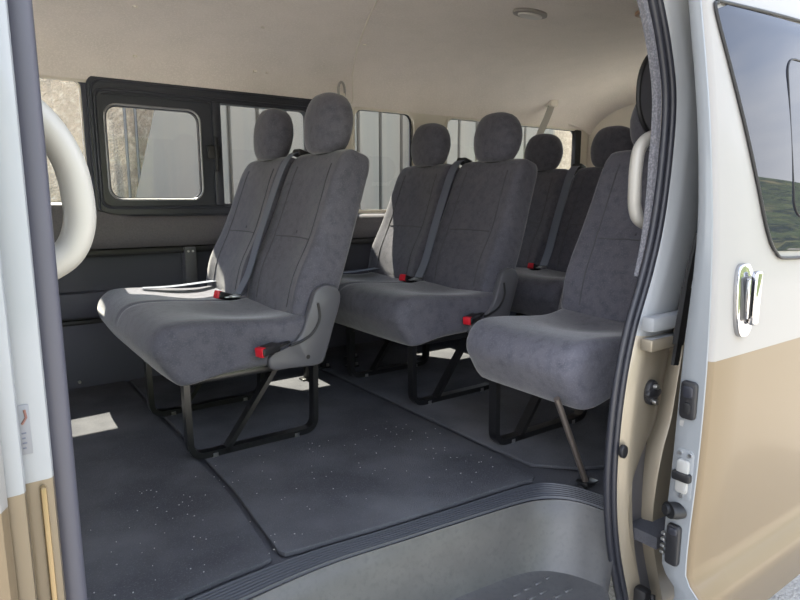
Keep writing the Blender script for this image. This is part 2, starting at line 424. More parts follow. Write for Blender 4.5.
# ---- windows of the far wall
# window_1: cab window; window_2: framed sliding window; 3 and 4: rear windows
m = MB(); m.panel(rrect(-.76, .455, .755, 1.255, .04), [rrect(-.73, .440, .775, 1.240, .02)], wf(.012), .02)
w1 = struct(m.build('window_1', M['liner_trim'], smooth=False), 'cab window at the far left')
m = MB(); m.panel(rrect(-.74, .45, .765, 1.245, .03), [], wf(.03), .004); m.build('pane', M['glass'], w1, smooth=False)
m = MB(); m.panel(rrect(.462, 1.475, .70, 1.262, .03), [rrect(.50, 1.43, .76, 1.20, .03)], wf(-.022), .05)
w2 = struct(m.build('window_2', M['wframe'], smooth=False), 'black framed sliding window')
m = MB(); m.tube([(x, WY-.022, z) for x, z in rrect(.485, 1.455, .745, 1.215, .04)], .007, 8, True, side=(0, 1, 0)); m.build('frame_bead', M['wframe'], w2)
m = MB(); m.tube([(x, WY-.022, z) for x, z in rrect(.474, 1.462, .712, 1.248, .04)], .005, 8, True, side=(0, 1, 0)); m.build('frame_bead', M['wframe'], w2)
m = MB(); m.panel(rrect(.490, .98, .752, 1.20, .045), [rrect(.525, .895, .785, 1.152, .045)], wf(-.014), .022)
sf = m.build('sliding_frame', M['wframe'], w2, smooth=False)
m = MB(); m.tube([(x, WY-.016, z) for x, z in rrect(.517, .903, .777, 1.160, .05)], .0045, 8, True, side=(0, 1, 0)); m.build('bright_bead', mat('satin_bead', (.32, .32, .33), .35, .6), sf)
m = MB(); m.panel(rrect(.515, .905, .775, 1.162, .04), [], wf(-.003), .003); m.build('pane', M['glass'], sf, smooth=False)
m = MB(); m.box((.925, WY-.038, .955), (.985, WY-.014, 1.015), .006); m.box((.955, WY-.05, .90), (.972, WY-.03, 1.05), .006); m.build('window_latch', M['dplastic'], w2)
m = MB(); m.box((.955, WY-.03, .752), (.995, WY+.015, 1.205), .006); m.build('divider', M['wframe'], w2)
m = MB(); m.panel(rrect(.99, 1.45, .75, 1.21, .03), [], wf(.012), .003); m.build('pane', M['glass'], w2, smooth=False)
def rear_window(name, x0, x1, label):
    q = MB(); q.panel(rrect(x0-.012, x1+.012, .70, 1.255, .06), [rrect(x0, x1, .712, 1.243, .055)], wf(-.016), .03)
    o = struct(q.build(name, M['liner_trim'], smooth=False), label)
    q = MB(); q.tube([(x, WY+.008, z) for x, z in rrect(x0+.004, x1-.004, .716, 1.239, .055)], .006, 8, True, side=(0, 1, 0)); q.build('rubber_seal', M['black'], o)
    q = MB(); q.panel(rrect(x0, x1, .712, 1.243, .05), [], wf(.018), .004); q.build('pane', M['glass'], o, smooth=False)
    return o
rear_window('window_3', 1.70, 2.08, 'fixed rear side window')
w4 = rear_window('window_4', 2.32, 3.49, 'rearmost fixed side window')
m = MB(); m.box((3.44, WY-.03, .72), (3.50, WY+.01, 1.24), .01); m.build('pillar_seal', M['black'], w4)

# ---- headliner
prof = [(.84, 1.21), (.855, 1.26), (.89, 1.32), (.96, 1.385), (1.08, 1.44), (1.30, 1.475), (1.55, 1.49), (1.82, 1.495), (2.1, 1.49), (2.35, 1.47), (2.54, 1.43), (2.66, 1.375), (2.725, 1.315), (2.755, 1.265), (2.765, 1.245)]
pf = [(v.x, v.y) for v in smooth_path([(a, b, 0) for a, b in prof], 4)]
xs = [XF+.0]+[-1.2+i*.12 for i in range(41)]
rows = []
for x in xs:
    k = 1-max(0, (x-3.3)/.32)**2*.06
    rows.append([(x, y, z*k if z > 1.27 else z) for y, z in pf])
m = MB(); m.grid(rows)
m.grid([[(x, 1.8+(y-1.8)*1.055, z+.06) for (x, y, z) in r] for r in rows])
ceil = struct(m.build('ceiling', M['liner'], smooth=True, angle=60), 'beige cloth headliner')
# cross joint of the headliner
jp = [(1.66, 2.757, 1.262)]+[(1.60+.02*math.sin(t*3), y, interp([(b, c) for b, c in pf], y)-.001) for t, y in enumerate([2.70, 2.6, 2.45, 2.2, 1.9, 1.6, 1.3, 1.0])]
m = MB(); m.tube([(interp([(.8, 1.10), (1.4, 1.15), (1.965, 1.314), (2.075, 1.359), (2.28, 1.453), (2.475, 1.539), (2.66, 1.624), (2.745, 1.68)], y), y, z-.0005) for y, z in pf[6:-3]], .0035, 6); m.build('joint_bead', M['liner_trim'], ceil)
def on_ceiling(y): return interp(pf, y)
for (x, y) in ((.584, 2.43), (.636, 2.70), (1.066, 2.425), (1.141, 2.70), (1.547, 2.42), (1.20, 2.70)):
    z = on_ceiling(y); q = MB(); q.cyl((x, y, z-.004), (x, y, z+.004), .009, 14); q.build('clip', M['liner_trim'], ceil)
t = thing('dome_light', 'small oval ceiling light in the middle of the headliner', 'ceiling light', (1.88, 1.75, 1.494))
q = MB(); q.prism([(1.88+.085*math.cos(a), 1.75+.045*math.sin(a)) for a in [i*2*math.pi/32 for i in range(32)]], lambda u, v, d: (u, v, 1.496-d), .012, .004); q.build('base', mat('taupe_plastic', (.27, .25, .23), .5), t)
q = MB(); q.prism([(1.88+.062*math.cos(a), 1.75+.028*math.sin(a)) for a in [i*2*math.pi/32 for i in range(32)]], lambda u, v, d: (u, v, 1.485-d), .007, .003); q.build('lens', M['lens'], t)
t = thing('dome_light', 'second ceiling light half hidden by the rear door pillar', 'ceiling light', (2.22, 1.46, 1.485))
q = MB(); q.prism([(2.22+.05*math.cos(a), 1.46+.05*math.sin(a)) for a in [i*2*math.pi/24 for i in range(24)]], lambda u, v, d: (u, v, 1.488-d), .012, .004); q.build('base', mat('tan_plastic', (.45, .30, .20), .5), t)
q = MB(); q.prism([(2.22+.034*math.cos(a), 1.46+.034*math.sin(a)) for a in [i*2*math.pi/24 for i in range(24)]], lambda u, v, d: (u, v, 1.478-d), .006, .003); q.build('lens', M['lens'], t)
t = thing('ceiling_grip', 'shallow oval finger grip set in the headliner at the top edge', 'grip', (.72, 2.12, 1.49))
q = MB(); q.tube([(.72+.075*math.cos(a), 2.12+.03*math.sin(a), 1.487) for a in [i*2*math.pi/28 for i in range(28)]], .005, 8, True); q.build('rim', M['liner_trim'], t)
# coat hook above the second window, by the pillar
def hook(x, y, z):
    t = thing('coat_hook', 'beige oblong coat hook on the headliner above the window', 'hook', (x, y, z))
    q = MB(); q.tube([(x+.022*math.cos(a)+.0, y-.016+.022*math.cos(a)*.3, z+.040*math.sin(a)) for a in [i*2*math.pi/24 for i in range(24)]], .006, 8, True, side=(0, 1, 0)); q.build('loop', M['handle'], t)
    q = MB(); q.box((x-.02, y-.02, z-.05), (x+.02, y+.02, z-.01), .006); q.build('base', M['liner_trim'], t)
hook(1.575, 2.695, 1.300)

# ---- outer roof, nose and rear: closes the shell
q = MB(); q.panel([(.86, -.02), (WY, -.02), (WY, 1.27), (2.66, 1.39), (2.3, 1.49), (1.8, 1.505), (1.3, 1.49), (.98, 1.40), (.86, 1.27)],
                  [rrect(1.15, 2.50, .80, 1.22, .06)], lambda u, v, d: (XR-.03+d, u, v), .05)
wb = struct(q.build('wall_rear', M['liner_trim'], smooth=False), 'rear hatch of the van')
q = MB(); q.panel(rrect(1.14, 2.51, .79, 1.23, .06), [], lambda u, v, d: (XR-.01+d, u, v), .004); q.build('pane', M['glass'], wb, smooth=False)
q = MB(); q.panel([(.76, -.02), (WY, -.02), (WY, 1.27), (2.66, 1.39), (2.3, 1.49), (1.8, 1.505), (1.3, 1.49), (.98, 1.40), (.80, 1.27)],
                  [rrect(.95, 2.60, .75, 1.25, .08)], lambda u, v, d: (XF+d, u, v), .05)
wfz = struct(q.build('wall_front', M['liner_trim'], smooth=False), 'front end of the cab')
q = MB(); q.panel(rrect(.94, 2.61, .74, 1.26, .08), [], lambda u, v, d: (XF+.02+d, u, v), .004); q.build('windscreen', M['glass'], wfz, smooth=False)

# ---- near side wall: B pillar, C pillar and side behind the slid door
# opening edge of the C pillar (z -> x) along its rubber seal
XO = [(-.45, 1.30), (-.30, 1.275), (-.22, 1.250), (-.05, 1.195), (.10, 1.170), (.25, 1.170), (.38, 1.185), (.49, 1.212), (.60, 1.255), (.71, 1.287), (.85, 1.305), (1.0, 1.305), (1.1, 1.275), (1.2, 1.225), (1.30, 1.16)]
xo = lambda z: sinterp(XO, z)+.012
zs = [-.46+i*.02 for i in range(89)]
rows = []
for z in zs:
    a = xo(z)
    # width of the visible channel: the pillar necks in low down where the latch sits
    wd = sinterp([(-.3, .075), (-.12, .06), (.0, .05), (.10, .06), (.18, .10), (.26, .15), (.5, .16), (1.3, .16)], z)
    y0 = .81
    rows.append([(a+.03, y0+.012, z), (a+.012, y0, z), (a+.02, y0-.012, z), (a+.035, y0-.03, z), (a+.05, y0-.035, z), (a+wd*.75, y0-.034, z), (a+wd-.01, y0-.03, z), (a+wd, y0-.015, z), (a+wd+.004, y0+.004, z)])
m = MB(); m.grid(rows)
rows = []
for z in zs:
    a = xo(z); wd = sinterp([(-.3, .11), (-.12, .105), (.0, .11), (.10, .13), (.18, .15), (.26, .175), (.5, .18), (1.3, .18)], z)
    rows.append([(a+wd+.012, .812, z), (a+wd+.004, .79, z), (a+wd+.012, .768, z), (a+wd+.10, .765, z), (1.62, .765, z), (1.62, .86, z)])
m.grid(rows)
wl = m.build('wall_left', M['inner'], smooth=True, angle=50); struct(wl, 'door opening frame and near side of the van')
m = MB(); m.panel([(1.55, -.27), (XR, -.27), (XR, 1.27), (1.55, 1.27)], [rrect(1.66, 3.4, .70, 1.20, .10)], lambda u, v, d: (u, .765+d, v), .06)
m.build('side_panel', M['inner'], wl, smooth=False)
m = MB(); m.panel([(1.52, -.02), (XR, -.02), (XR, 1.32), (1.46, 1.32), (1.46, 1.05), (1.46, .93), (1.52, .86)], [rrect(1.56, 3.4, .70, .90, .05, 6)], lambda u, v, d: (u, .915-d, v), .02)
m.build('inner_side_trim', M['liner_trim'], wl, smooth=False)
m = MB(); m.tube([(x, .920, z) for x, z in rrect(1.378, 3.3, .935, 1.15, .10, 12)], .006, 8, True, side=(0, 1, 0)); m.build('window_seal', M['black'], wl)
m = MB(); m.panel(rrect(1.381, 3.3, .938, 1.147, .10, 12), [], lambda u, v, d: (u, .919-d, v), .002); m.build('upper_trim', M['cover'], wl, smooth=False)
m = MB(); m.panel(rrect(1.55, 3.41, .69, .91, .05, 6), [], lambda u, v, d: (u, .905-d, v), .004); m.build('side_glass', M['glass_dark'], wl, smooth=False)
# inner fuzzy edge trim and the double seal
sealp = [(xo(z), .815, z) for z in zs]
m = MB(); m.sweep([(x-.010+.022*max(0, min(1, (.86-z)/.26)), y+.010, z) for x, y, z in sealp if z > .60], [(-.007, -.006), (.006, -.008), (.008, .008), (-.006, .008)], (1, 0, 0)); m.build('edge_trim', M['trimdark'], wl)
m = MB(); m.tube([(x+.004, y-.004, z) for x, y, z in sealp], .009, 10, side=(1, 0, 0)); m.tube([(x+.018, y-.012, z) for x, y, z in sealp], .008, 10, side=(1, 0, 0))
m.build('door_seal', M['seal'], wl)
# header of the opening
m = MB(); m.box((.08, .74, 1.30), (1.25, .86, 1.37), .01); m.build('header', M['inner'], wl)
m = MB(); m.grid([[(xo(z)+.045, .812, z), (xo(z)+.05, .800, z), (xo(z)+.12, .796, z), (xo(z)+.16, .812, z)] for z in zs if z < .28]); m.build('recess_shade_panel', M['cover'], wl)  # added dark sheet standing in for the shade in the lower pillar recess
# horizontal reinforcement ribs on the C pillar
for (z0, z1) in ((.487, .520), (.442, .470)):
    q = MB(); q.box((1.225, .745, z0), (1.375, .775, z1), .004); q.build('cross_rib', M['inner'], wl)
q = MB(); q.sweep(smooth_path([(1.318, .742, .40), (1.330, .742, .48), (1.345, .742, .58), (1.378, .742, .70)], 6), [(-.010, -.004), (.010, -.004), (.010, .004), (-.010, .004)], (1, 0, 0)); q.sweep([(1.318, .738, .45), (1.340, .738, .58)], [(-.014, -.006), (.014, -.006), (.014, .006), (-.014, .006)], (1, 0, 0)); q.build('gap_seal', M['black'], wl)
# striker and plug
def ell(cx, cz, a, b, n=28): return [(cx+a*math.cos(i*2*math.pi/n), cz+b*math.sin(i*2*math.pi/n)) for i in range(n)]
fy = lambda y: (lambda u, v, d: (u, y+d, v))
q = MB(); q.prism(ell(1.275, .335, .022, .030), fy(.762), .016, .004); q.prism(ell(1.275, .335, .027, .013), fy(.758), .014, .004); sk = q.build('striker', M['dplastic'], wl)
for z in (.351, .315):
    q = MB(); q.cyl((1.275, .753, z), (1.275, .765, z), .0062, 12); q.build('screw', M['steel'], sk)
q = MB(); q.prism(ell(1.196, .205, .012, .016), fy(.775), .012, .003); q.build('plug', M['dplastic'], wl)
q = MB(); q.box((1.262, .74, -.26), (1.292, .775, -.16), .008); q.tube(smooth_path([(1.26, .735, -.25), (1.275, .728, -.2), (1.285, .735, -.17)], 5), .006); q.build('lower_stop', M['black'], wl)

# B pillar (left edge of the photograph)
m = MB(); m.box((.053, .705, -.27), (.072, .80, 1.35), .008); bp = struct(m.build('wall_front_pillar', M['seal']), 'grey trimmed front pillar of the door opening')
bp.name = 'trim_4'
m = MB(); m.sweep([(.0635, .706, -.27), (.0635, .706, 1.35)], [(0.0135*math.cos(a), .010*math.sin(a)) for a in [i*2*math.pi/12 for i in range(12)]], (1, 0, 0)); m.build('pillar_seal', mat('lavender_rubber', (.050, .050, .068), .5), bp)
m = MB(); m.box((.022, .668, -.27), (.054, .74, 1.35), .006); m.build('pillar_flange', M['inner_front'], bp)
m = MB(); m.box((.004, .645, -.27), (.028, .70, 1.35), .006); m.build('pillar_edge', M['inner_front'], bp)
# front body side with two-tone paint
def outer_y(z): return sinterp([(-.30, .635), (-.16, .592), (-.09, .572), (-.068, .572), (-.040, .600), (-.025, .606), (.05, .607), (.25, .600), (.45, .60), (.65, .612), (.90, .640), (1.10, .672), (1.25, .70), (1.40, .75)], z)
oz = [-.27+i*.0205 for i in range(81)]
m = MB()
def fy_(x, z): return outer_y(z)+.008+.012*(x/XF)
tail = lambda z: [(-.006, outer_y(z)+.008, z), (.006, outer_y(z)+.012, z), (.012, outer_y(z)+.024, z), (.012, outer_y(z)+.04, z)]
for zz, xx in ((oz[:52], [-1.55, -.9, -.25]), (oz[51:72], [-1.55, -1.30]), (oz[71:], [-1.55, -.9, -.25]), (oz, None)):
    if xx: m.grid([[(x, fy_(x, z), z) for x in xx] for z in zz])
    else: m.grid([[(-.25, fy_(-.25, z), z)]+tail(z) for z in zz])
fd = thing('front_door', 'white over gold closed front door at the left edge', 'door', (-.8, .62, -.27))
m.build('door_panel', M['white_front'], fd)
m = MB(); m.grid([[(x, fy_(x, z)+.01, z) for x in (-1.3, -.25)] for z in oz[51:72]]); m.build('window_pane', M['glass'], fd)
q = MB()
for z in (.43,): q.box((.040, .660, -.25), (.046, .672, .50), .003)
q.build('edge_moulding', mat('gold_edge', (.22, .155, .075), .3, .4, coat=.2), fd)
q = MB(); q.box((.027, .6668, .535), (.038, .6685, .585), .0004); stk = q.build('paper_sticker', mat('faded_sticker', (.17, .175, .19), .6), bp)
q = MB(); q.tube([(.031, .6666, .566), (.035, .6666, .572), (.034, .6666, .580)], .0012, 6); q.build('faded_print', mat('faded_red', (.16, .07, .055), .6), stk)
q = MB()
for k in range(4): q.box((.030, .6664, .541+k*.005), (.033+.001*(k%2), .6674, .5425+k*.005), .0002)
q.build('small_print', mat('faded_blue', (.09, .095, .13), .6), stk)
# side below: curve of wheel arch trim at the lower left
# ================================================================== GRAB HANDLES
def loop_handle(name, pts, r, label, m_=None, n=10, squash=1.0):
    p = smooth_path(pts, n); q = MB(); q.tube(p, r, 16)
    o = q.build(name, m_ or M['handle']); tag(o, label, 'handle'); return o
t = thing('grab_handle', 'large cream grab handle on the left pillar', 'handle', (.085, .79, .79))
q = MB(); q.tube(smooth_path([(.040, .80, .895), (.060, .80, .888), (.088, .80, .862), (.108, .80, .824), (.115, .80, .785), (.114, .80, .748), (.100, .80, .718), (.072, .80, .700), (.044, .80, .690)], 6), .0175, 18); q.build('bar', M['handle'], t)
q = MB(); q.box((.03, .775, .875), (.055, .825, .91), .01); q.build('mount', M['handle'], t)
q = MB(); q.box((.03, .775, .675), (.055, .825, .71), .01); q.build('mount', M['handle'], t)
t = thing('grab_handle', 'smaller cream grab handle on the rear door pillar', 'handle', (1.36, .90, .81))
q = MB(); q.tube(smooth_path([(1.425, .87, .932), (1.38, .88, .928), (1.346, .885, .903), (1.334, .885, .860), (1.334, .885, .80), (1.340, .885, .757), (1.356, .88, .728), (1.41, .87, .712)], 6), .0155, 16); q.build('bar', M['handle'], t)
q = MB(); q.box((1.40, .865, .905), (1.44, .90, .94), .008); q.build('mount', M['handle'], t)
q = MB(); q.box((1.395, .865, .695), (1.435, .90, .73), .008); q.build('mount', M['handle'], t)

# ================================================================== SLIDING DOOR
sd = thing('sliding_door', 'open sliding door in white over gold paint, pushed back at the right edge', 'door', (1.9, .64, -.27))
LX = 1.205
m = MB(); rows = []
def lead(z): return LX+sinterp([(-.3, -.006), (.0, .0), (.45, .002), (.8, .018), (1.2, .022), (1.4, .0)], z)
def thk(z): return sinterp([(-.3, .066), (.1, .066), (.45, .062), (.75, .040), (1.2, .036), (1.4, .036)], z)
for z in oz:
    y = outer_y(z); a = lead(z)
    t_ = thk(z); rows.append([(a+.004, y+t_, z), (a, y+t_-.005, z), (a, y+.012, z), (a+.003, y+.004, z), (a+.010, y, z)]+[(a+.01+(2.35-a)*k/10, y-.004*math.sin(math.pi*k/10), z) for k in range(1, 11)]+[(2.365+a*.0, y+.012, z), (2.365, y+.075, z)])
m.grid(rows); m.build('door_panel', M['white'], sd, smooth=True, angle=50)
# inner skin
m = MB(); m.grid([[(lead(z)+.004, outer_y(z)+thk(z)-.001, z), (2.36, outer_y(z)+thk(z)-.001, z)] for z in oz]); m.build('inner_skin', M['inner'], sd)
# leading edge strip (pale inner paint), laid on the edge
m = MB(); rows = []
for z in oz:
    y = outer_y(z); a = lead(z)-.0015
    t_ = thk(z); rows.append([(a+.004, y+t_+.002, z), (a, y+t_-.003, z), (a-.001, y+t_*.55, z), (a, y+.012, z), (a+.004, y+.009, z)])
m.grid(rows); eg = m.build('door_edge', M['edge'], sd)
def fe(z, d, off=0):   # point on the leading edge: d = fraction from outer (0) to inner (1)
    return Vector((lead(z)-.002-off, outer_y(z)+.012+.05*d, z))
def edge_box(name, z0, z1, d0, d1, th, mt, parent, bev=.004):
    zc = (z0+z1)/2; y0, y1 = outer_y(zc)+.012+.05*d0, outer_y(zc)+.012+.05*d1; a = lead(zc)-.001
    q = MB(); q.prism(rrect(y0, y1, z0, z1, min(abs(y1-y0), z1-z0)*.28, 5), lambda u, v, d: (a-th+d, u, v), th, min(bev, th*.4)); return q.build(name, mt, parent)
lb = edge_box('upper_latch', .325, .408, .22, .92, .010, M['dplastic'], eg)
edge_box('latch_slot', .338, .362, .42, .72, .013, M['black'], lb, .001)
edge_box('latch_ring', .372, .398, .35, .80, .0125, M['seal'], lb, .003)
edge_box('paper_label', .305, .319, .25, .92, .001, M['label'], eg, .0003)
lk = edge_box('lock_plate', .145, .258, .12, .90, .003, M['edge'], eg, .001)
edge_box('lock_body', .160, .236, .25, .78, .010, M['label'], lk, .005)
edge_box('lock_catch', .188, .208, .12, .95, .014, M['black'], lk, .004)
for (z, d) in ((.248, .30), (.248, .74), (.153, .5)):
    p = fe(z, d); q = MB(); q.cyl(p+Vector((-.006, 0, 0)), p, .0045, 12); q.build('screw', M['steel'], lk)
# rubber cone bump stop
q = MB(); p = fe(.118, .55)
q.sweep([p, p+Vector((-.012, .004, 0)), p+Vector((-.022, .010, .002))], [(.016*math.cos(a), .024*math.sin(a)) for a in [i*2*math.pi/20 for i in range(20)]], (0, 0, 1))
q.cyl(p+Vector((-.020, .012, .002)), p+Vector((-.028, .016, .003)), .011, 16); q.build('rubber_stop', M['black'], eg)
ll = edge_box('lower_latch', -.01, .085, .25, .85, .014, M['dplastic'], eg, .005)
for z in (.012, .027, .042, .056):
    p = fe(z, .98); q = MB(); q.box(p+Vector((-.014, -.005, -.0035)), p+Vector((-.004, .005, .0035)), .002); q.build('roller', M['steel'], ll)
edge_box('latch_cap', .062, .080, .35, .75, .018, M['seal'], ll, .004)

# window glass
def skin(u, v, d): return (u, outer_y(v)-.004*math.sin(math.pi*max(0, min(1, (u-LX)/1.14)))-.0035+d, v)
def curved(poly, d):   # dense panel following the tumblehome
    zs_ = [min(p[1] for p in poly)+(max(p[1] for p in poly)-min(p[1] for p in poly))*i/24 for i in range(25)]
    rows = []
    for z in zs_:
        xs_ = []
        for i in range(len(poly)):
            (x0, z0), (x1, z1) = poly[i], poly[(i+1) % len(poly)]
            if (z0-z)*(z1-z) <= 0 and z0 != z1: xs_.append(x0+(x1-x0)*(z-z0)/(z1-z0))
        if not xs_: xs_ = [poly[0][0]]
        a, b = min(xs_), max(xs_); rows.append([skin(a+(b-a)*k/12, z, d) for k in range(13)])
    return rows
gp = [(v.x, v.y) for v in fillet([(1.262, 1.05, 0), (1.25, 1.165, 0), (2.25, 1.185, 0), (2.27, .645, 0), (1.425, .645, 0), (1.262, 1.05, 0)], .035, 6)]
gp = [(v.x, v.y) for v in smooth_path([(1.252, 1.150, 0), (1.262, 1.163, 0), (1.30, 1.170, 0), (1.7, 1.19, 0), (2.2, 1.19, 0), (2.27, 1.15, 0), (2.28, .9, 0), (2.27, .68, 0), (2.2, .648, 0), (1.8, .645, 0), (1.52, .648, 0), (1.455, .665, 0), (1.415, .715, 0), (1.375, .82, 0), (1.33, .94, 0), (1.285, 1.06, 0)], 6, True)]
gd = glass('tinted', (.05, .055, .06), 1.75, .01)
# the pane sits on a dark backing (privacy glass over the door's inner trim)
m = MB(); m.grid(curved(gp, .0025)); gb = m.build('window_backing', M['black'], sd)
gl = bpy.data.materials.new('dark_door_glass'); gl.use_nodes = True; b_ = gl.node_tree.nodes['Principled BSDF']
b_.inputs['Base Color'].default_value = (.012, .014, .022, 1); b_.inputs['Roughness'].default_value = .015; b_.inputs['IOR'].default_value = 1.24
m = MB(); m.grid(curved(gp, 0)); m.build('window_glass', gl, sd, smooth=True)
m = MB(); m.tube([skin(x, z, -.0005) for x, z in gp], .0035, 8, True, side=(0, 1, 0)); m.build('glass_seal', M['black'], sd)
m = MB(); m.tube([skin(x, z, -.001) for x, z in rrect(1.545, 2.15, .74, 1.095, .04)], .0022, 6, True, side=(0, 1, 0)); m.build('vent_outline', M['black'], sd)
# chrome outside handle with recess
q = MB(); q.prism([(1.312+.034*math.copysign(abs(math.cos(a))**.6, math.cos(a)), .575+(.074 if math.sin(a) > 0 else .080)*math.copysign(abs(math.sin(a))**.8, math.sin(a))) for a in [i*2*math.pi/40 for i in range(40)]], lambda u, v, d: (u, outer_y(v)-.012+d, v), .018, .004)
hb = q.build('handle_bezel', M['chrome'], sd)
q = MB(); q.prism(rrect(1.286, 1.336, .532, .622, .006), lambda u, v, d: (u, outer_y(v)-.0135+d, v), .006, .001); q.build('handle_recess', mat('recess_grey', (.03, .03, .032), .35), hb)
q = MB(); q.box((1.298, .583, .535), (1.305, .594, .619), .003); q.build('recess_rib', M['chrome'], hb)
q = MB(); q.box((1.316, .576, .520), (1.338, .592, .634), .006, 3); q.build('pull_bar', M['chrome'], hb)

# ================================================================== SEATS
RC = R(19.5)   # recline
def back_pt(u, y, v, px=.855, pz=.385):
    """backrest coordinates: u depth behind the front face, v height up the backrest"""
    return (px+v*math.sin(RC)+u*math.cos(RC), y, pz+v*math.cos(RC)-u*math.sin(RC))
def bowl(y, v):     # how far the front face stands forward of the pivot plane
    s_ = min(1, abs(y)/.20); up = v/.57
    f = .010+.020*s_**3*(1-.5*up)-.010*math.exp(-((y)/.10)**2)*math.exp(-((v-.30)/.18)**2)+.016*math.exp(-((v-.14)/.10)**2)
    return f-.010*max(0, (up-.85)/.15)**2
def backrest(yc, parent, first=False):
    o2 = []   # front outline, counter-clockwise in (y, v)
    pts = [(-.170, .0), (-.196, .05), (-.206, .16), (-.204, .28), (-.194, .40), (-.186, .50), (-.179, .550), (-.15, .571), (0, .574), (.15, .571), (.179, .550), (.186, .50), (.194, .40), (.204, .28), (.206, .16), (.196, .05), (.170, .0), (0, -.01)]
    ol = [(v.x, v.y) for v in smooth_path([(a, b, 0) for a, b in pts], 5, True)]
    ol = [(a*1.08, b*1.055) for a, b in ol]
    c = (0, .30); D = .105; r = .034; rows = []
    def scaled(k, inset):
        res = []
        for (a, b) in ol:
            dx, dy = c[0]-a, c[1]-b; L = math.hypot(dx, dy)
            res.append((a+dx*(1-k)+dx/L*inset, b+dy*(1-k)+dy/L*inset))
        return res
    for k in [0.02, .15, .3, .45, .6, .72, .82, .9]:
        rows.append([back_pt(-bowl(a, b), yc+a, b) for a, b in scaled(k, r*k)])
    for i in range(7):
        an = math.pi/2*i/6; ins = r*(1-math.sin(an)); u = r*(1-math.cos(an))
        rows.append([back_pt(u-bowl(a, b)*(1-i/8), yc+a, b) for a, b in scaled(1, ins)])
    for i in range(7):
        an = math.pi/2*(1-i/6); ins = r*(1-math.sin(an)); u = D-r*(1-math.cos(an))
        rows.append([back_pt(u, yc+a, b) for a, b in scaled(1, ins)])
    for k in [.8, .5, .2, .02]: rows.append([back_pt(D, yc+a, b) for a, b in scaled(k, r*k)])
    q = MB(); q.grid(rows, closed=True); b = q.build('backrest', M['fabric'], parent, angle=80)
    # piping: centre panel seams
    q = MB()
    for s_ in (-1, 1):
        q.tube([back_pt(-bowl(y, v)-.0005, yc+y, v) for y, v in [(s_*(.135-.02*abs(t-.5)), .04+.50*t) for t in [i/14 for i in range(15)]]], .0022, 6)
    q.tube([back_pt(-bowl(y, .275)-.0005, yc+y, .275+.006*math.cos(y*12)) for y in [-.125+.25*i/10 for i in range(11)]], .0022, 6)
    q.build('seam', M['piping'], b); return b
def headrest(yc, parent):
    # rounded pillow: superellipsoid, tilted with the backrest, narrower at the top
    rows = []; A, B, H = .058, .126, .104; n = 28
    def sg(a, e): return math.copysign(abs(a)**e, a)
    for i in range(15):
        ph = -math.pi/2+math.pi*i/14; cz = sg(math.sin(ph), .88)*H; cr_ = max(.004, math.cos(ph))**(.60 if cz > 0 else .40)
        tap = 1-.10*max(0, cz/H)-.06*max(0, -cz/H)
        ring = []
        for k in range(n):
            th = 2*math.pi*k/n; u = sg(math.cos(th), .8)*A*cr_*(1+.05*(cz/H)); y = sg(math.sin(th), .72)*B*cr_*tap
            C0 = back_pt(-.006, yc, .690); uu = u+.010*(y/B)**2; ring.append((C0[0]+uu*math.cos(R(7))+cz*math.sin(R(7)), yc+y, C0[2]+cz*math.cos(R(7))-uu*math.sin(R(7))))
        rows.append(ring)
    q = MB(); q.grid(rows, closed=True); h = q.build('headrest', M['fabric'], parent, angle=85)
    for s_ in (-.05, .05):
        q = MB(); q.cyl(back_pt(.03, yc+s_, .55), back_pt(.012, yc+s_, .62), .006, 10)
        q.build('headrest_post', M['dplastic'], h)
    g = MB(); g.tube([back_pt(.03+.022*math.cos(a), yc+.072*math.sin(a), .588) for a in [i*2*math.pi/20 for i in range(20)]], .006, 8, True); g.build('headrest_collar', M['dplastic'], h)
    return h
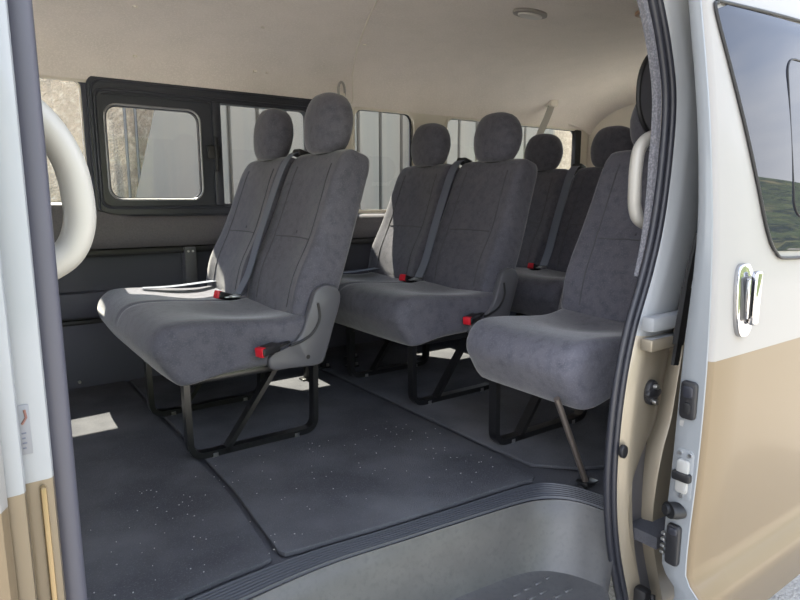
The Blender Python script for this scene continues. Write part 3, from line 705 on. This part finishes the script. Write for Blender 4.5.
def cushion(y0, y1, parent, seats, dz=0):
    prof_ = [(.400, .390), (.392, .355), (.410, .315), (.448, .262), (.485, .248), (.60, .262), (.80, .270), (.915, .285), (.945, .33), (.94, .395), (.88, .415), (.78, .412), (.66, .420), (.55, .430), (.47, .431), (.425, .418)]
    pf_ = [(v.x, v.y) for v in smooth_path([(a, b, 0) for a, b in prof_], 5, True)]
    pf_ = [(x, z+dz*max(0, min(1, (.95-x)/.2))) for x, z in pf_]
    c = (.66, .345+dz*.7); r = .035; rows = []
    W = y1-y0; n = 56; ys = []
    for i in range(9): ys.append(y0+r*(1-math.cos(math.pi/2*i/8)))
    ys += [y0+r+(W-2*r)*i/n for i in range(1, n)]
    for i in range(8, -1, -1): ys.append(y1-r*(1-math.cos(math.pi/2*i/8)))
    def top(x, y):
        t = 0; w_ = W/seats
        for s_ in range(seats):
            yc = y0+w_*(s_+.5); d = (y-yc)/(w_/2)
            if abs(d) <= 1.0001:
                t = -.018*math.exp(-(d/.55)**2)*math.exp(-((x-.72)/.14)**2)+.006*abs(d)**2
        if seats == 2: t -= .012*math.exp(-((y-(y0+W/2))/.010)**2)
        t -= .012*max(0, (abs(y-(y0+W/2))/(W/2)-.86)/.14)**2
        return t
    for y in ys:
        e_ = min(y-y0, y1-y); ins = r-math.sqrt(max(0, r*r-max(0, r-e_)**2)) if e_ < r else 0
        ring = []
        for (x, z) in pf_:
            dx, dz = c[0]-x, c[1]-z; L = math.hypot(dx, dz)
            X, Z = x+dx/L*ins, z+dz/L*ins*.9
            wt = max(0, min(1, (Z-.36-dz)/.05))
            fr = max(0, min(1, (.52-X)/.1))    # front edge dips between the seats and rounds at the ends
            s_ = abs(y-(y0+W/2))/(W/2)
            X += fr*.020*s_**6
            ring.append((X, y, Z+wt*top(X, y)))
        rows.append(ring)
    rows = [[(c[0], ys[0], c[1])]*len(pf_)]+rows+[[(c[0], ys[-1], c[1])]*len(pf_)]
    q = MB(); q.grid(rows, closed=True); cu = q.build('cushion', M['fabric'], parent, angle=80)
    # recessed buckle well at the back between and beside the seats is covered by a rear bolster
    q = MB()
    yy0, yy1 = y0+.03, y1-.03
    q.sweep([(.885, yy0+(yy1-yy0)*i/20, .405) for i in range(21)], [(.032*math.cos(a), .036*math.sin(a)) for a in [i*2*math.pi/20 for i in range(20)]], (0, 0, 1)); q.build('rear_bolster', M['fabric'], cu)
    return cu
def leg_loop(y, x0, x1, parent, ztop=.265, strut=True, name='leg_frame', w=.032, t=.009):
    path = fillet([(x0, y, ztop), (x0+.004, y, .022), (x1, y, .022), (x1+.004, y, ztop)], .045, 7)
    q = MB(); q.sweep(path, [(-w/2, -t), (w/2, -t), (w/2, t), (-w/2, t)], (0, 1, 0)); o = q.build(name, M['steel_black'], parent)
    if strut:
        q = MB(); q.sweep([(x0+.105, y, .018), (x0+.285, y, ztop)], [(-w/2, -.010), (w/2, -.010), (w/2, .004), (-w/2, .004)], (0, 1, 0)); q.build('strut', M['steel_black'], o)
    for x in (x0+.075, x1-.07):
        q = MB(); q.cyl((x, y, .012), (x, y, .030), .011, 6); q.cyl((x, y, .012), (x, y, .024), .018, 16); q.build('bolt', M['steel'], o)
    return o
def recliner_cover(y, parent, dy=.028):
    poly = [(v.x, v.y) for v in smooth_path([(.735, .305, 0), (.740, .262, 0), (.80, .256, 0), (.90, .252, 0), (.925, .275, 0), (.955, .36, 0), (.985, .455, 0), (.975, .495, 0), (.935, .510, 0), (.895, .49, 0), (.872, .43, 0), (.845, .365, 0), (.795, .325, 0)], 5, True)]
    q = MB(); q.prism(poly, lambda u, v, d: (u, y+d, v), dy, .008); o = q.build('recliner_cover', M['cover'], parent, angle=60)
    q = MB(); q.tube(smooth_path([(.895, .435, y+.0), (.905, .40, 0), (.885, .365, 0), (.83, .335, 0), (.795, .322, 0)], 5) and [(p.x, y-.002, p.y) for p in smooth_path([(.900, .455, 0), (.905, .405, 0), (.880, .362, 0), (.845, .342, 0), (.80, .33, 0)], 6)], .0045, 8); q.build('recliner_lever', M['dplastic'], o)
    q = MB(); q.cyl((.862, y-.001, .285), (.862, y+.004, .285), .007, 14); q.build('screw', M['dplastic'], o)
    return o
def buckle(p, d, parent):
    """belt buckle lying along direction d with a red release button at its tip"""
    d = Vector(d).normalized(); q = MB(); a = Vector(p); L = .070
    up = Vector((0, 0, 1)); s_ = d.cross(up).normalized(); n = s_.cross(d)
    mt = Matrix((( d.x, s_.x, n.x, a.x), (d.y, s_.y, n.y, a.y), (d.z, s_.z, n.z, a.z), (0, 0, 0, 1)))
    q.box((0, -.021, -.013), (L, .021, .013), .006, 3, mt); b = q.build('buckle', M['dplastic'], parent)
    q = MB(); q.box((L-.016, -.016, -.0145), (L+.003, .016, .0145), .003, 2, mt); q.build('release_button', M['red'], b)
    q = MB(); q.box((-.05, -.012, -.004), (.004, .012, .004), .002, 1, mt); q.build('buckle_stalk', M['dplastic'], b)
    return b
def belt(yc, parent, dy=0):
    # shoulder belt: from the shoulder guide down the gap between the backrests to the tongue on the cushion
    pts = [(back_pt(.02, yc, .610)), back_pt(-.012, yc-.002, .590), back_pt(-.034, yc-.006, .53), back_pt(-.044, yc-.010, .40), back_pt(-.050, yc-.014, .25), back_pt(-.052, yc-.018, .12), (.80, yc-.025, .440)]
    p = smooth_path(pts, 6); q = MB(); q.sweep(p, [(-.025, -.0012), (.025, -.0012), (.025, .0012), (-.025, .0012)], (0, 1, 0)); o = q.build('seat_belt', M['webbing'], parent)
    q = MB(); q.box((.772, yc-.042, .428), (.806, yc+.004, .436), .003); q.box((.752, yc-.032, .429), (.776, yc-.006, .433), .002); q.build('tongue', M['steel'], o)
    q = MB(); q.box((-.02, -.03, -.012), (.03, .03, .014), .007, 2, Matrix.Translation(Vector(back_pt(.02, yc, .605)))@Matrix.Rotation(RC, 4, 'Y')); q.build('belt_guide', M['dplastic'], o)
    return o
def twin_seat(label):
    t = thing('twin_seat', label, 'seat', (.70, 2.15, .012), 'rows of double passenger seats')
    cushion(1.715, 2.60, t, 2)
    for yc in (1.945, 2.405):
        backrest(yc, t); headrest(yc, t)
    leg_loop(1.755, .49, .905, t); leg_loop(2.20, .49, .905, t)
    q = MB(); q.box((.50, 1.74, .245), (.90, 2.56, .268), .004); q.build('seat_pan', M['steel_black'], t)
    recliner_cover(1.700, t); recliner_cover(2.585, t)
    buckle((.755, 1.700, .335), (-1, -.35, -.10), t)
    buckle((.795, 2.165, .420), (-.9, -.25, .30), t)
    belt(2.148, t)
    # folded lap webbing on the outer side of the far seat
    q = MB(); q.sweep(smooth_path([(.86, 2.53, .44), (.78, 2.515, .437), (.66, 2.50, .434), (.56, 2.50, .437)], 6), [(-.022, -.0012), (.022, -.0012), (.022, .0012), (-.022, .0012)], (0, 1, 0)); q.build('lap_belt', M['webbing'], t)
    return t
t1 = twin_seat('grey double seat of the first row, nearest the left pillar')
t2 = copy_tree(t1); t2.location = t1.location+Vector((.825, 0, 0)); t2['label'] = 'grey double seat of the middle row, beside the far wall'
t3 = copy_tree(t1); t3.location = t1.location+Vector((1.64, 0, 0)); t3['label'] = 'grey double seat of the rear row, mostly hidden behind the others'
# floor brackets under the middle row
for i, (x, y) in enumerate(((1.16, 2.30), (1.30, 2.42), (1.42, 2.36), (1.50, 2.50))):
    t = thing('floor_bracket', ['black floor bracket under the middle seat row, leftmost', 'black floor bracket under the middle seat row with a grey plate', 'black floor bracket under the middle seat row, third along', 'black floor bracket under the middle seat row, furthest back'][i], 'bracket', (x, y, .012))
    q = MB(); q.box((x-.03, y-.02, .012), (x+.03, y+.02, .02), .002); q.box((x-.012, y-.015, .018), (x+.012, y+.015, .18), .003); q.build('post', M['steel_black'], t)
    q = MB(); q.cyl((x+.02, y-.01, .018), (x+.02, y-.01, .03), .009, 6); q.build('bolt', M['steel'], t)
    if i == 1:
        q = MB(); q.box((x-.02, y-.022, .15), (x+.02, y-.016, .20), .002); q.build('plate', M['cover'], t)

# single seat by the door
js = thing('single_seat', 'grey single seat by the door opening, partly behind the rear pillar', 'seat', (1.49, 1.14, .012))
class Shift:
    def __init__(s, dx): s.dx = dx
def shifted(fn, dx):
    before = set(bpy.data.objects); o = fn()
    return o
_old = parent_world
JX = .79
js.location = (1.49, 1.14, .012)
# the builders place parts in first-row coordinates; give them a temporary root there, then move the seat to its own row
js.location = (.70, 1.14, .012)
cushion(.945, 1.365, js, 1, -.016); backrest(1.155, js); headrest(1.155, js)
leg_loop(1.305, .49, .93, js)
q = MB(); q.tube([(.375+.02, .985, .275), (.52, .975, .014)], .0085, 10); pr_ = q.build('prop_leg', M['rod'], js); pr_['label'] = 'bare diagonal steel prop leg'
q = MB(); q.box((.50, .955, .012), (.55, .995, .020), .003); q.build('prop_foot', M['steel_black'], pr_)
q = MB(); q.box((.52, 1.00, .262), (.88, 1.33, .285), .004); q.build('seat_pan', M['steel_black'], js)
recliner_cover(1.355, js)
js.location = (.70+JX+.018, 1.14, .012)

# roof mounted rear belt
t = thing('roof_seat_belt', 'pale grey belt hanging from the headliner behind the middle row', 'seat belt', (3.0, 2.68, 1.36))
q = MB(); q.sweep(smooth_path([(3.09, 2.665, 1.375), (3.05, 2.66, 1.30), (2.97, 2.655, 1.17), (2.90, 2.65, 1.04), (2.86, 2.64, .96)], 6), [(-.026, -.0012), (.026, -.0012), (.026, .0012), (-.026, .0012)], (1, 0, 0)); q.build('webbing', mat('pale_webbing', (.34, .32, .29), .6), t)
q = MB(); q.box((3.05, 2.64, 1.35), (3.12, 2.70, 1.40), .01); q.build('anchor', M['liner_trim'], t)
